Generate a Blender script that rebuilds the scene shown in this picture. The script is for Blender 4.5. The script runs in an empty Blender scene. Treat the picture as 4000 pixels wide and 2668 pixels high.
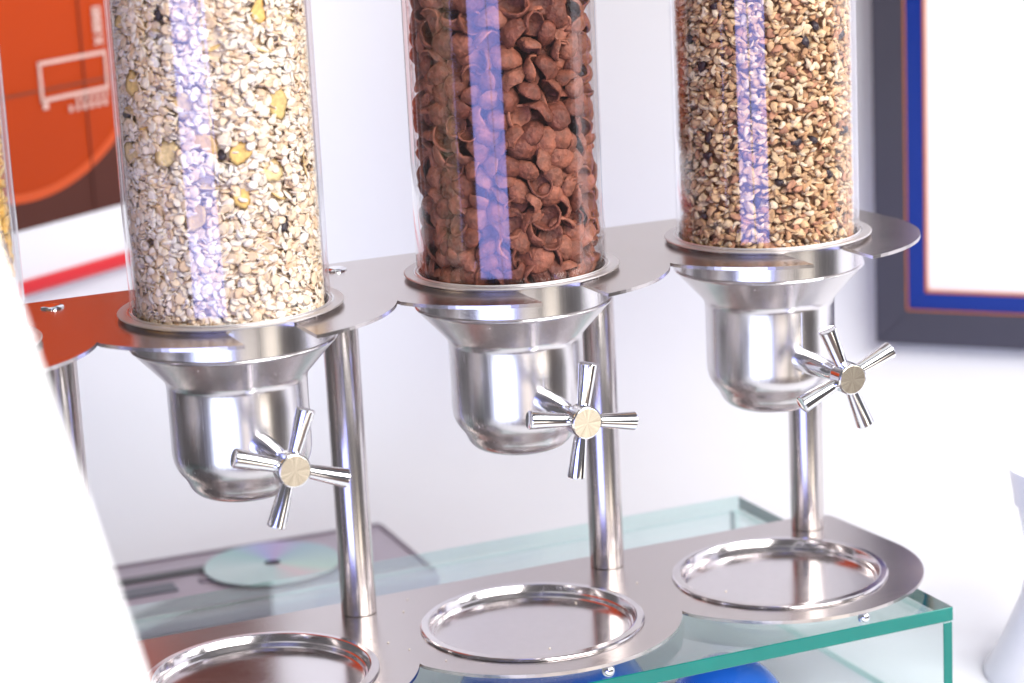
import bpy, bmesh, math, random
import numpy as np
from mathutils import Vector, Matrix
from mathutils.geometry import tessellate_polygon

rng = np.random.default_rng(7)
random.seed(7)
scene = bpy.context.scene
C = scene.collection
R_ = math.radians

# ------------------------------------------------------------------ camera
cam_d = bpy.data.cameras.new('camera')
cam = bpy.data.objects.new('camera', cam_d); C.objects.link(cam)
yaw, pitch, roll = 0.39846, 0.23177, -0.05075
vd = Vector((math.sin(yaw) * math.cos(pitch), math.cos(yaw) * math.cos(pitch), -math.sin(pitch)))
vr = vd.cross(Vector((0, 0, 1))).normalized(); vu = vr.cross(vd)
cr, sr = math.cos(roll), math.sin(roll)
right, up = cr * vr + sr * vu, -sr * vr + cr * vu
CAM = Vector((-0.42522, -1.47904, 0.58193))
cam.matrix_world = Matrix((( right.x, up.x, -vd.x, CAM.x), (right.y, up.y, -vd.y, CAM.y), (right.z, up.z, -vd.z, CAM.z), (0, 0, 0, 1)))
cam_d.sensor_width = 36.0; cam_d.lens = 84.14
cam_d.clip_start = 0.02; cam_d.clip_end = 50
cam_d.dof.use_dof = True; cam_d.dof.focus_distance = 1.59; cam_d.dof.aperture_fstop = 5.2
scene.camera = cam

# ------------------------------------------------------------------ world and light
world = bpy.data.worlds.new('World'); scene.world = world; world.use_nodes = True
bg = world.node_tree.nodes['Background']
bg.inputs[0].default_value = (0.76, 0.73, 0.78, 1); bg.inputs[1].default_value = 0.18

def area(name, loc, target, sx, sy, col, power):
    l = bpy.data.lights.new(name, 'AREA'); l.shape = 'RECTANGLE'; l.size = sx; l.size_y = sy
    l.color = col; l.energy = power
    o = bpy.data.objects.new(name, l); C.objects.link(o)
    o.location = loc
    d = (Vector(target) - Vector(loc)).normalized()
    o.rotation_euler = d.to_track_quat('-Z', 'Y').to_euler()
    return o
ctr = Vector((0.2, 0, 0.15))
cdir = Vector((-math.sin(yaw), -math.cos(yaw), 0)); ldir = -Vector((vr.x, vr.y, 0)).normalized()
def polar(deg, dist, z):            # deg: to the left of the camera seen from the stand
    a = R_(deg); v = cdir * math.cos(a) + ldir * math.sin(a)
    return Vector((ctr.x, ctr.y, 0)) + v * dist + Vector((0, 0, z))
def radiance_area(name, deg, dist, z, sx, sy, col, rad):      # power from the radiance the panel shows
    p = polar(deg, dist, z); return area(name, p, (ctr.x, ctr.y, p.z), sx, sy, col, rad * math.pi * sx * sy)
radiance_area('window_light', 19, 2.7, 0.0, 1.80, 0.85, (0.33, 0.38, 1.0), 5.6)
radiance_area('door_glass_light', 22, 2.7, -0.68, 2.0, 0.50, (0.74, 0.84, 1.0), 4.0)
radiance_area('warm_room_light', -17, 2.9, -0.68, 1.1, 0.52, (1.0, 0.91, 0.81), 1.8)
radiance_area('warm_lamp_light', -44, 2.9, -0.68, 0.9, 0.52, (1.0, 0.91, 0.78), 2.8)
area('right_fill_light', (2.25, -0.55, 1.35), (0.75, 0.15, 0.0), 1.6, 1.3, (0.98, 0.99, 1.0), 46)  # added fill for the right wall and counter; no window known there
area('key_light', (0.70, -1.60, 1.20), (0.30, 0.25, 0.25), 1.7, 0.9, (0.99, 0.97, 0.97), 58)
area('top_fill_light', (0.1, -0.1, 2.3), (0.25, 0.15, 0), 2.2, 1.6, (0.96, 0.98, 1.0), 8)  # added soft fill from above; no fitting known there

scene.view_settings.view_transform = 'Standard'
scene.view_settings.look = 'None'
scene.view_settings.exposure = 0.14
scene.view_settings.gamma = 1.0
scene.render.engine = 'CYCLES'
scene.cycles.max_bounces = 14; scene.cycles.transparent_max_bounces = 24
scene.cycles.glossy_bounces = 6

# ------------------------------------------------------------------ helpers
def tag(o, label=None, cat=None, group=None, kind=None):
    if label: o['label'] = label
    if cat: o['category'] = cat
    if group: o['group'] = group
    if kind: o['kind'] = kind
    return o
def empty(name, loc=(0, 0, 0)):
    o = bpy.data.objects.new(name, None); o.empty_display_size = 0.02; o.location = loc; C.objects.link(o); return o
def link(name, me, mat=None, parent=None, loc=(0, 0, 0), smooth=None):
    o = bpy.data.objects.new(name, me); C.objects.link(o); o.location = loc
    if mat and not me.materials: me.materials.append(mat)
    if parent: o.parent = parent
    if smooth is not None: shade(me, smooth)
    return o
def shade(me, ang=30):
    for f in me.polygons: f.use_smooth = True
    me.update()
    if ang < 180:
        bm = bmesh.new(); bm.from_mesh(me)
        for e in bm.edges:
            if len(e.link_faces) == 2 and e.calc_face_angle(0) > R_(ang): e.smooth = False
        bm.to_mesh(me); bm.free()
def lathe_mesh(name, prof, n=96, closed=False, axis='Z'):
    """prof: list of (r, z), from bottom/inside along the outline"""
    vs, fs = [], []
    ring = []
    for r, z in prof:
        if r < 1e-6:
            ring.append([len(vs)]); vs.append((0, 0, z))
        else:
            ring.append(list(range(len(vs), len(vs) + n)))
            for k in range(n):
                a = 2 * math.pi * k / n; vs.append((r * math.cos(a), r * math.sin(a), z))
    pairs = list(zip(ring, ring[1:])) + ([(ring[-1], ring[0])] if closed else [])
    for a, b in pairs:
        for k in range(n):
            k2 = (k + 1) % n
            if len(a) == 1 and len(b) == 1: continue
            if len(a) == 1: fs.append((a[0], b[k2], b[k]))
            elif len(b) == 1: fs.append((a[k], a[k2], b[0]))
            else: fs.append((a[k], a[k2], b[k2], b[k]))
    me = bpy.data.meshes.new(name); me.from_pydata(vs, [], fs)
    bm = bmesh.new(); bm.from_mesh(me); bmesh.ops.recalc_face_normals(bm, faces=bm.faces); bm.to_mesh(me); bm.free()
    return me
def plan_mesh(name, loops, z0, z1, cham=0.0004):
    """a flat sheet of metal: outline loops (first outer, rest holes) between z0 and z1"""
    vs, fs = [], []
    flat = [Vector((x, y, 0)) for l in loops for x, y in l]
    tris = tessellate_polygon([[Vector((x, y, 0)) for x, y in l] for l in loops])
    N = len(flat)
    for v in flat: vs.append((v.x, v.y, z1))
    for v in flat: vs.append((v.x, v.y, z0))
    for t in tris:
        fs.append(tuple(t)); fs.append(tuple(N + i for i in reversed(t)))
    o = 0
    for l in loops:
        n = len(l)
        for k in range(n):
            a, b = o + k, o + (k + 1) % n
            fs.append((a, b, N + b, N + a))
        o += n
    me = bpy.data.meshes.new(name); me.from_pydata(vs, [], fs)
    bm = bmesh.new(); bm.from_mesh(me); bmesh.ops.recalc_face_normals(bm, faces=bm.faces); bm.to_mesh(me); bm.free()
    return me
def box_mesh(name, x0, x1, y0, y1, z0, z1, bevel=0.0, seg=2):
    bm = bmesh.new(); bmesh.ops.create_cube(bm, size=1)
    for v in bm.verts:
        v.co = Vector(((x0 + x1) / 2 + v.co.x * (x1 - x0), (y0 + y1) / 2 + v.co.y * (y1 - y0), (z0 + z1) / 2 + v.co.z * (z1 - z0)))
    if bevel: bmesh.ops.bevel(bm, geom=bm.edges[:], offset=bevel, segments=seg, affect='EDGES', profile=0.5)
    me = bpy.data.meshes.new(name); bm.to_mesh(me); bm.free(); return me
def raw_mesh(name, V, T, smooth=True, col=None):
    me = bpy.data.meshes.new(name)
    V = np.asarray(V, np.float32); T = np.asarray(T, np.int32)
    me.vertices.add(len(V)); me.vertices.foreach_set('co', V.ravel())
    me.loops.add(T.size); me.loops.foreach_set('vertex_index', T.ravel())
    me.polygons.add(len(T)); me.polygons.foreach_set('loop_start', np.arange(0, T.size, 3, dtype=np.int32))
    me.polygons.foreach_set('loop_total', np.full(len(T), 3, np.int32))
    me.polygons.foreach_set('use_smooth', np.full(len(T), smooth, bool))
    if col is not None:
        a = me.attributes.new('tint', 'FLOAT_COLOR', 'POINT')
        c = np.ones((len(V), 4), np.float32); c[:, :3] = col; a.data.foreach_set('color', c.ravel())
    me.update(); me.validate(); return me

# ------------------------------------------------------------------ materials
def new_mat(name):
    m = bpy.data.materials.new(name); m.use_nodes = True
    nt = m.node_tree; b = nt.nodes['Principled BSDF']; return m, nt, b
def simple(name, col, rough=0.5, metal=0.0, spec=0.5, noise=0.0, nscale=40, bump=0.0, bscale=200):
    m, nt, b = new_mat(name)
    b.inputs['Base Color'].default_value = (*col, 1); b.inputs['Roughness'].default_value = rough
    b.inputs['Metallic'].default_value = metal; b.inputs['Specular IOR Level'].default_value = spec
    tc = nt.nodes.new('ShaderNodeTexCoord')
    if noise:
        n = nt.nodes.new('ShaderNodeTexNoise'); n.inputs['Scale'].default_value = nscale; n.inputs['Detail'].default_value = 5
        nt.links.new(tc.outputs['Object'], n.inputs['Vector'])
        mx = nt.nodes.new('ShaderNodeMix'); mx.data_type = 'RGBA'
        mx.inputs['A'].default_value = tuple(c * (1 - noise) for c in col) + (1,)
        mx.inputs['B'].default_value = tuple(min(1, c * (1 + noise)) for c in col) + (1,)
        nt.links.new(n.outputs['Fac'], mx.inputs['Factor']); nt.links.new(mx.outputs['Result'], b.inputs['Base Color'])
    if bump:
        n2 = nt.nodes.new('ShaderNodeTexNoise'); n2.inputs['Scale'].default_value = bscale; n2.inputs['Detail'].default_value = 4
        nt.links.new(tc.outputs['Object'], n2.inputs['Vector'])
        bp = nt.nodes.new('ShaderNodeBump'); bp.inputs['Strength'].default_value = bump; bp.inputs['Distance'].default_value = 0.002
        nt.links.new(n2.outputs['Fac'], bp.inputs['Height']); nt.links.new(bp.outputs['Normal'], b.inputs['Normal'])
    return m
def steel(name, col, rough, streak=(3, 260, 260), ramount=0.1, cam_=0.06, bump=0.02, smudge=0.10):
    m, nt, b = new_mat(name)
    b.inputs['Metallic'].default_value = 1
    tc = nt.nodes.new('ShaderNodeTexCoord'); mp = nt.nodes.new('ShaderNodeMapping')
    mp.inputs['Scale'].default_value = streak
    nt.links.new(tc.outputs['Object'], mp.inputs['Vector'])
    n = nt.nodes.new('ShaderNodeTexNoise'); n.inputs['Scale'].default_value = 4; n.inputs['Detail'].default_value = 3
    nt.links.new(mp.outputs['Vector'], n.inputs['Vector'])
    n2 = nt.nodes.new('ShaderNodeTexNoise'); n2.inputs['Scale'].default_value = 22; n2.inputs['Detail'].default_value = 6
    nt.links.new(tc.outputs['Object'], n2.inputs['Vector'])
    r = nt.nodes.new('ShaderNodeMapRange'); r.inputs['To Min'].default_value = max(0.01, rough - ramount); r.inputs['To Max'].default_value = rough + ramount
    nt.links.new(n.outputs['Fac'], r.inputs['Value'])
    ad = nt.nodes.new('ShaderNodeMath'); ad.operation = 'MULTIPLY_ADD'; ad.inputs[1].default_value = smudge
    nt.links.new(n2.outputs['Fac'], ad.inputs[0]); nt.links.new(r.outputs['Result'], ad.inputs[2])
    nt.links.new(ad.outputs[0], b.inputs['Roughness'])
    mx = nt.nodes.new('ShaderNodeMix'); mx.data_type = 'RGBA'
    mx.inputs['A'].default_value = tuple(c * (1 - cam_) for c in col) + (1,); mx.inputs['B'].default_value = tuple(c * (1 + cam_) for c in col) + (1,)
    nt.links.new(n.outputs['Fac'], mx.inputs['Factor']); nt.links.new(mx.outputs['Result'], b.inputs['Base Color'])
    bp = nt.nodes.new('ShaderNodeBump'); bp.inputs['Strength'].default_value = bump; bp.inputs['Distance'].default_value = 0.0005
    nt.links.new(n.outputs['Fac'], bp.inputs['Height']); nt.links.new(bp.outputs['Normal'], b.inputs['Normal'])
    return m
def clear(name, tint, f0, rough=0.0):
    """thin clear pane: what is behind shows straight through, the surface mirrors by Schlick's law"""
    m = bpy.data.materials.new(name); m.use_nodes = True; nt = m.node_tree; nt.nodes.clear()
    out = nt.nodes.new('ShaderNodeOutputMaterial'); mix = nt.nodes.new('ShaderNodeMixShader')
    tr = nt.nodes.new('ShaderNodeBsdfTransparent'); tr.inputs[0].default_value = (*tint, 1)
    gl = nt.nodes.new('ShaderNodeBsdfGlossy'); gl.inputs['Roughness'].default_value = rough; gl.inputs['Color'].default_value = (1, 1, 1, 1)
    g = nt.nodes.new('ShaderNodeNewGeometry')
    dt = nt.nodes.new('ShaderNodeVectorMath'); dt.operation = 'DOT_PRODUCT'
    nt.links.new(g.outputs['Normal'], dt.inputs[0]); nt.links.new(g.outputs['Incoming'], dt.inputs[1])
    ab = nt.nodes.new('ShaderNodeMath'); ab.operation = 'ABSOLUTE'; nt.links.new(dt.outputs['Value'], ab.inputs[0])
    s1 = nt.nodes.new('ShaderNodeMath'); s1.operation = 'SUBTRACT'; s1.inputs[0].default_value = 1; nt.links.new(ab.outputs[0], s1.inputs[1])
    pw = nt.nodes.new('ShaderNodeMath'); pw.operation = 'POWER'; pw.inputs[1].default_value = 5; nt.links.new(s1.outputs[0], pw.inputs[0])
    ma = nt.nodes.new('ShaderNodeMath'); ma.operation = 'MULTIPLY_ADD'; ma.inputs[1].default_value = 1 - f0; ma.inputs[2].default_value = f0
    nt.links.new(pw.outputs[0], ma.inputs[0])
    nt.links.new(ma.outputs[0], mix.inputs[0]); nt.links.new(tr.outputs[0], mix.inputs[1]); nt.links.new(gl.outputs[0], mix.inputs[2])
    nt.links.new(mix.outputs[0], out.inputs[0]); return m
def tinted(name, rough=0.7, bump=0.3, bscale=700, spec=0.3, var=0.25, dist=0.0008):
    """food material: colour from the piece's own tint, grain from noise"""
    m, nt, b = new_mat(name)
    at = nt.nodes.new('ShaderNodeAttribute'); at.attribute_name = 'tint'
    tc = nt.nodes.new('ShaderNodeTexCoord')
    n = nt.nodes.new('ShaderNodeTexNoise'); n.inputs['Scale'].default_value = bscale * 0.5; n.inputs['Detail'].default_value = 4
    n2 = nt.nodes.new('ShaderNodeTexNoise'); n2.inputs['Scale'].default_value = bscale; n2.inputs['Detail'].default_value = 5
    nt.links.new(tc.outputs['Object'], n.inputs['Vector']); nt.links.new(tc.outputs['Object'], n2.inputs['Vector'])
    r = nt.nodes.new('ShaderNodeMapRange'); r.inputs['From Min'].default_value = 0.3; r.inputs['From Max'].default_value = 0.7
    r.inputs['To Min'].default_value = 1 - var; r.inputs['To Max'].default_value = 1 + var * 0.6
    nt.links.new(n.outputs['Fac'], r.inputs['Value'])
    vm = nt.nodes.new('ShaderNodeVectorMath'); vm.operation = 'SCALE'
    nt.links.new(at.outputs['Color'], vm.inputs[0]); nt.links.new(r.outputs['Result'], vm.inputs['Scale'])
    nt.links.new(vm.outputs[0], b.inputs['Base Color'])
    b.inputs['Roughness'].default_value = rough; b.inputs['Specular IOR Level'].default_value = spec
    bp = nt.nodes.new('ShaderNodeBump'); bp.inputs['Strength'].default_value = bump; bp.inputs['Distance'].default_value = dist
    nt.links.new(n2.outputs['Fac'], bp.inputs['Height']); nt.links.new(bp.outputs['Normal'], b.inputs['Normal'])
    return m

M_plate = steel('brushed_steel_sheet', (0.60, 0.55, 0.53), 0.20, streak=(2, 240, 240), ramount=0.05, bump=0.006, smudge=0.08)
M_body = steel('satin_steel', (0.73, 0.70, 0.70), 0.19, streak=(220, 220, 2), ramount=0.07, cam_=0.12, bump=0.006)
M_post = steel('tube_steel', (0.62, 0.575, 0.555), 0.18, streak=(200, 200, 2), ramount=0.04, bump=0.01)
M_flange = steel('matt_steel', (0.70, 0.67, 0.66), 0.42, streak=(200, 200, 200), ramount=0.05, bump=0.01)
M_tray = steel('polished_steel', (0.72, 0.68, 0.68), 0.10, streak=(60, 60, 60), ramount=0.03, bump=0.004)
M_chrome = steel('chrome', (0.86, 0.86, 0.88), 0.08, streak=(30, 30, 30), ramount=0.02, bump=0.0, smudge=0.02)
def turned_metal():
    m, nt, b = new_mat('turned_steel'); b.inputs['Metallic'].default_value = 1; b.inputs['Roughness'].default_value = 0.27
    tc = nt.nodes.new('ShaderNodeTexCoord'); sp = nt.nodes.new('ShaderNodeSeparateXYZ'); nt.links.new(tc.outputs['Object'], sp.inputs[0])
    at = nt.nodes.new('ShaderNodeMath'); at.operation = 'ARCTAN2'; nt.links.new(sp.outputs['Y'], at.inputs[0]); nt.links.new(sp.outputs['X'], at.inputs[1])
    n = nt.nodes.new('ShaderNodeTexNoise'); n.noise_dimensions = '1D'; n.inputs['Scale'].default_value = 2.6; n.inputs['Detail'].default_value = 4
    nt.links.new(at.outputs[0], n.inputs['W'])
    mx = nt.nodes.new('ShaderNodeMix'); mx.data_type = 'RGBA'; mx.inputs['A'].default_value = (0.42, 0.35, 0.29, 1); mx.inputs['B'].default_value = (0.92, 0.88, 0.78, 1)
    nt.links.new(n.outputs['Fac'], mx.inputs['Factor']); nt.links.new(mx.outputs['Result'], b.inputs['Base Color']); return m
M_hub = turned_metal()
M_tube = clear('clear_tube', (0.985, 0.985, 0.985), 0.062, 0.075)
M_bore = clear('clear_bore', (0.985, 0.985, 0.985), 0.012, 0.08)
M_glass = clear('case_glass', (0.93, 0.975, 0.965), 0.06)
M_gedge = simple('green_glass_edge', (0.001, 0.165, 0.13), 0.12, noise=0.2, nscale=25)
M_gpale = clear('pale_glass_edge', (0.72, 0.90, 0.86), 0.10, 0.15)
M_wall = simple('white_paint', (0.79, 0.80, 0.825), 0.75, spec=0.2, noise=0.015, nscale=3)
M_counter = simple('white_laminate', (0.80, 0.79, 0.81), 0.45, noise=0.015, nscale=4)
M_floor = simple('floor_wood', (0.16, 0.11, 0.09), 0.4, noise=0.3, nscale=6)
M_white = simple('white_card', (0.88, 0.88, 0.88), 0.6)
M_whitegloss = simple('white_plastic', (0.86, 0.86, 0.88), 0.25)
M_orange = simple('orange_print', (0.44, 0.043, 0.0003), 0.5, spec=0.2, noise=0.14, nscale=5)
M_orange2 = simple('bright_orange_print', (0.62, 0.075, 0.002), 0.35)
M_brown = simple('brown_print', (0.085, 0.023, 0.014), 0.5, spec=0.2, noise=0.10, nscale=8)
M_seam = simple('dark_seam', (0.22, 0.035, 0.006), 0.5)
M_print = simple('white_print', (0.74, 0.50, 0.42), 0.5)
M_red = simple('red_rail', (0.72, 0.012, 0.02), 0.3)
M_dark = simple('charcoal_frame', (0.048, 0.046, 0.066), 0.45, noise=0.08, nscale=14, bump=0.05, bscale=120)
M_blue = simple('blue_frame', (0.001, 0.025, 0.23), 0.35, noise=0.05, nscale=14)
M_ofr = simple('orange_piping', (0.55, 0.17, 0.04), 0.4)
M_bluebowl = simple('blue_plastic', (0.015, 0.14, 0.62), 0.25)
M_grey = simple('grey_plastic', (0.42, 0.37, 0.43), 0.4)
M_greyd = simple('grey_rim', (0.20, 0.16, 0.20), 0.4)
M_black = simple('black_plastic', (0.01, 0.01, 0.014), 0.3)
M_slate = simple('slate_plastic', (0.06, 0.065, 0.09), 0.3)
M_food = tinted('cereal', 0.8, 0.6, 620, 0.15, 0.26)
M_choc = tinted('chocolate_cereal', 0.55, 0.9, 330, 0.35, 0.5, 0.0022)
M_oat = tinted('oat', 0.8, 0.3, 620, 0.15, 0.14)
M_raisin = simple('raisin_skin', (0.035, 0.022, 0.030), 0.4, noise=0.4, nscale=300, bump=0.6, bscale=350)

def cd_material():
    m, nt, b = new_mat('disc_foil')
    b.inputs['Metallic'].default_value = 0.35; b.inputs['Roughness'].default_value = 0.3
    tc = nt.nodes.new('ShaderNodeTexCoord'); sp = nt.nodes.new('ShaderNodeSeparateXYZ'); nt.links.new(tc.outputs['Object'], sp.inputs[0])
    at = nt.nodes.new('ShaderNodeMath'); at.operation = 'ARCTAN2'; nt.links.new(sp.outputs['Y'], at.inputs[0]); nt.links.new(sp.outputs['X'], at.inputs[1])
    mr = nt.nodes.new('ShaderNodeMapRange'); mr.inputs['From Min'].default_value = -math.pi; mr.inputs['From Max'].default_value = math.pi
    nt.links.new(at.outputs[0], mr.inputs['Value'])
    cr_ = nt.nodes.new('ShaderNodeValToRGB'); e = cr_.color_ramp.elements  # diffraction sheen of the disc painted as a colour ramp by angle
    e[0].position = 0.0; e[0].color = (0.52, 0.66, 0.63, 1); e[1].position = 1.0; e[1].color = (0.52, 0.66, 0.63, 1)
    for pos, c in [(0.2, (0.42, 0.58, 0.55)), (0.30, (0.62, 0.50, 0.50)), (0.38, (0.45, 0.62, 0.52)), (0.6, (0.30, 0.45, 0.50)), (0.68, (0.42, 0.32, 0.55)), (0.74, (0.33, 0.36, 0.62)), (0.82, (0.30, 0.52, 0.50))]:
        el = e.new(pos); el.color = (*c, 1)
    nt.links.new(mr.outputs['Result'], cr_.inputs[0]); nt.links.new(cr_.outputs[0], b.inputs['Base Color'])
    return m
M_cd = cd_material()

# ------------------------------------------------------------------ the setting: wall corner with cove, counter, floor
S = 0.2                      # spacing of the dispensers
ZP = 0.2526                  # top of the upper plate
ZT = -0.10                   # counter top
ZG = -0.010                  # top of the glass case

azL, azR = R_(35), R_(-47)
uL = Vector((math.cos(azL), math.sin(azL), 0)); uR = Vector((math.cos(azR), math.sin(azR), 0))
P1 = Vector((0.0769, 0.7528, 0)); P0 = Vector((0.8081, 0.4374, 0))
corner = P1 + uL * 0.345
nL = Vector((math.sin(azL), -math.cos(azL), 0)); nR = Vector((math.sin(azR), -math.cos(azR), 0))
def build_wall():
    off = 0.022                                   # wall faces lie behind the panel and the picture frame
    # intersection of the two wall lines
    a = P1 - nL * off; b = P0 - nR * off
    den = uL.x * (-uR.y) + uR.x * uL.y
    d = b - a; t = (d.x * (-uR.y) + uR.x * d.y) / den
    X = a + uL * t
    rf = 0.23; half = math.acos(max(-1, min(1, uL.dot(uR)))) / 2
    tl = rf * math.tan(half)
    path = [(X - uL * 0.70, nL), (X - uL * (tl + 0.2), nL)]
    s0 = X - uL * tl; cen = s0 + nL * rf
    for k in range(13):
        a_ = azL + (azR - azL) * k / 12
        n = Vector((math.sin(a_), -math.cos(a_), 0)); path.append((cen - n * rf, n))
    path += [(X + uR * (tl + 0.3), nR), (X + uR * 0.9, nR), (X + uR * 2.2, nR)]
    rc = 0.19; prof = [(0, 1.5), (0, 0.8), (0, 0.3), (0, ZT + rc)] + [(rc * (1 - math.cos(R_(q))), ZT + 0.0004 + rc * (1 - math.sin(R_(q)))) for q in range(5, 91, 5)] + [(rc + 0.02, ZT - 0.0012)]
    vs, fs = [], []
    for pt, n in path:
        for o, z in prof: vs.append((pt.x + n.x * o, pt.y + n.y * o, z))
    m = len(prof)
    for i in range(len(path) - 1):
        for j in range(m - 1): fs.append((i * m + j, (i + 1) * m + j, (i + 1) * m + j + 1, i * m + j + 1))
    me = bpy.data.meshes.new('wall'); me.from_pydata(vs, [], fs)
    tag(link('wall', me, M_wall, smooth=180), 'plain white wall turning a soft corner behind the dispensers', None, kind='structure')
build_wall()
tag(link('counter_top', box_mesh('counter_top', -0.50, 2.0, -0.36, 1.8, ZT - 0.03, ZT, 0.002), M_wall), 'white counter top under the glass case', None, kind='structure')
me = bpy.data.meshes.new('floor'); me.from_pydata([(-4, -4, -0.95), (4, -4, -0.95), (4, 2, -0.95), (-4, 2, -0.95)], [], [(0, 1, 2, 3)])
tag(link('floor', me, M_floor), 'brown floor in front of the counter', None, kind='structure')

# ------------------------------------------------------------------ orange display panel on the left wall
def wall_frame(name, P, az):
    o = empty(name, (P.x, P.y, 0)); o.rotation_euler = (0, 0, az); return o       # local x along the wall, -y into the room
panel = wall_frame('display_panel', P1, azL)
tag(panel, 'orange printed display panel with red rail on the wall behind the leftmost tubes', 'panel')
PU0, PU1, PZ0 = -0.32, 0.245, 0.196
def pbox(name, x0, x1, z0, z1, y0, y1, m, parent=panel, bev=0.0): return link(name, box_mesh(name, x0, x1, y0, y1, z0, z1, bev), m, parent)
pbox('backing_board', PU0, PU1, 0.142, 1.30, 0.0, 0.018, M_white)
pbox('brown_field', PU0, PU1, PZ0, 1.30, -0.0015, -0.0001, M_brown)
def arc_poly(name, cx, cz, r, r2, x0, x1, ztop, y, m):
    """printed disc clipped to the panel: r2 None = everything above the arc, else a ring"""
    xs = np.linspace(max(x0, cx - r * 0.98), min(x1, cx + r * 0.98), 60)
    lo = [(x, cz - math.sqrt(r * r - (x - cx) ** 2)) for x in xs]
    if r2 is None: hi = [(x, ztop) for x in xs]
    else: hi = [(cx + (x - cx) * r2 / r, cz - math.sqrt(r2 * r2 - ((x - cx) * r2 / r) ** 2)) for x in xs]
    vs = [(x, y, z) for x, z in lo] + [(x, y, z) for x, z in hi]; n = len(lo)
    vs += [(x, y + 0.0006, z) for x, _, z in vs[:2 * n]]
    fs = []
    for k in range(n - 1):
        fs.append((k, k + 1, n + k + 1, n + k)); fs.append((2 * n + k, 3 * n + k, 3 * n + k + 1, 2 * n + k + 1))
        fs.append((k, 2 * n + k, 2 * n + k + 1, k + 1)); fs.append((n + k, n + k + 1, 3 * n + k + 1, 3 * n + k))
    me = bpy.data.meshes.new(name); me.from_pydata(vs, [], fs); return link(name, me, m, panel)
arc_poly('orange_disc', -0.07, 0.439, 0.218, None, PU0, 0.066, 1.25, -0.0024, M_orange)
arc_poly('disc_rim', -0.07, 0.439, 0.218, 0.2095, PU0, 0.066, 1.25, -0.0033, M_orange2)
pbox('seam', PU0, PU1, 0.3192, 0.3216, -0.0040, -0.0034, M_seam)
for x in (-0.145, 0.0165, 0.18): pbox('seam', x - 0.0007, x + 0.0007, PZ0, 1.25, -0.0039, -0.0033, M_brown)
rl = link('red_rail', lathe_mesh('red_rail', [(0, 0), (0.0062, 0), (0.0072, 0.001), (0.0072, PU1 - PU0 - 0.001), (0.0062, PU1 - PU0), (0, PU1 - PU0)], 24), M_red, panel, (PU0, 0.0, 0.142), smooth=40)
rl.rotation_euler = (0, math.pi / 2, 0)
# rectangle outline and small lettering in white print
YP = -0.0047
def bars(name, lst):
    bm = bmesh.new()
    for x0, z0, x1, z1, w in lst:
        d = Vector((x1 - x0, 0, z1 - z0)); L = d.length; d.normalize(); n = Vector((-d.z, 0, d.x)) * w / 2
        a, b = Vector((x0, YP, z0)), Vector((x1, YP, z1))
        q = [a + n, a - n, b - n, b + n]
        vv = [bm.verts.new(v) for v in q] + [bm.verts.new(v + Vector((0, 0.0005, 0))) for v in q]
        bm.faces.new((vv[0], vv[1], vv[2], vv[3]))
        for k in range(4): bm.faces.new((vv[k], vv[4 + k], vv[4 + (k + 1) % 4], vv[(k + 1) % 4]))
    me = bpy.data.meshes.new(name); bm.to_mesh(me); bm.free(); return link(name, me, M_print, panel)
w = 0.0034
bars('printed_rectangle', [(-0.0459, 0.3451, 0.0503, 0.3455, w), (-0.0459, 0.3110, 0.0503, 0.3116, w), (-0.0438, 0.3472, -0.0438, 0.3092, w), (0.0482, 0.3475, 0.0482, 0.3096, w)])
tx = []
z = 0.3880                                        # upright word turned on its side, read from top to bottom, ends in an X
for k in range(4):
    tx += [(0.0345, z, 0.0465, z, 0.0022), (0.0345, z - 0.0028, 0.0465, z - 0.0052, 0.0020), (0.036 + 0.004 * (k % 2), z, 0.036 + 0.004 * (k % 2), z - 0.005, 0.002), (0.0455, z, 0.0455, z - 0.005, 0.0018)]
    z -= 0.0064
tx += [(0.0350, 0.3605, 0.0470, 0.3535, 0.0026), (0.0470, 0.3605, 0.0350, 0.3535, 0.0026)]
tag(bars('printed_word', tx), kind='stuff')
for k in range(6):
    x = 0.0040 + k * 0.0081; bars('printed_mark', [(x, 0.3080, x, 0.3028, 0.0032)])
    x = -0.0062 + k * 0.0097; bars('printed_mark', [(x, 0.3012, x, 0.2955, 0.0040 + 0.001 * (k > 1))])
bars('printed_mark', [(-0.0400, 0.3085, -0.0400, 0.3025, 0.0065)])

# ------------------------------------------------------------------ framed white board on the right wall
fr = wall_frame('wall_frame', P0, azR)
tag(fr, 'framed white board with charcoal outer and blue inner frame on the right wall', 'frame')
def mitre(name, o, i, y0, y1, m, which, zt=None):
    """one mitred bar of a rectangular frame; o, i = (x0,x1,z0,z1) outer and inner rectangles"""
    (a0, a1, b0, b1), (c0, c1, d0, d1) = o, i
    q = {'left': [(a0, b0), (c0, d0), (c0, d1), (a0, b1)], 'right': [(a1, b0), (a1, b1), (c1, d1), (c1, d0)],
         'bottom': [(a0, b0), (a1, b0), (c1, d0), (c0, d0)], 'top': [(a0, b1), (c0, d1), (c1, d1), (a1, b1)]}[which]
    vs = [(x, y0, z) for x, z in q] + [(x, y1, z) for x, z in q]
    # inner edge lies deeper or higher through y pairs when given as tuple
    fs = [(0, 1, 2, 3), (7, 6, 5, 4)] + [(k, 4 + k, 4 + (k + 1) % 4, (k + 1) % 4) for k in range(4)]
    me = bpy.data.meshes.new(name); me.from_pydata(vs, [], fs)
    bm = bmesh.new(); bm.from_mesh(me); bmesh.ops.recalc_face_normals(bm, faces=bm.faces)
    bmesh.ops.bevel(bm, geom=bm.edges[:], offset=0.0008, segments=2, affect='EDGES'); bm.to_mesh(me); bm.free()
    return link(name, me, m, fr)
X1, Z1 = 0.52, 0.62
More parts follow.
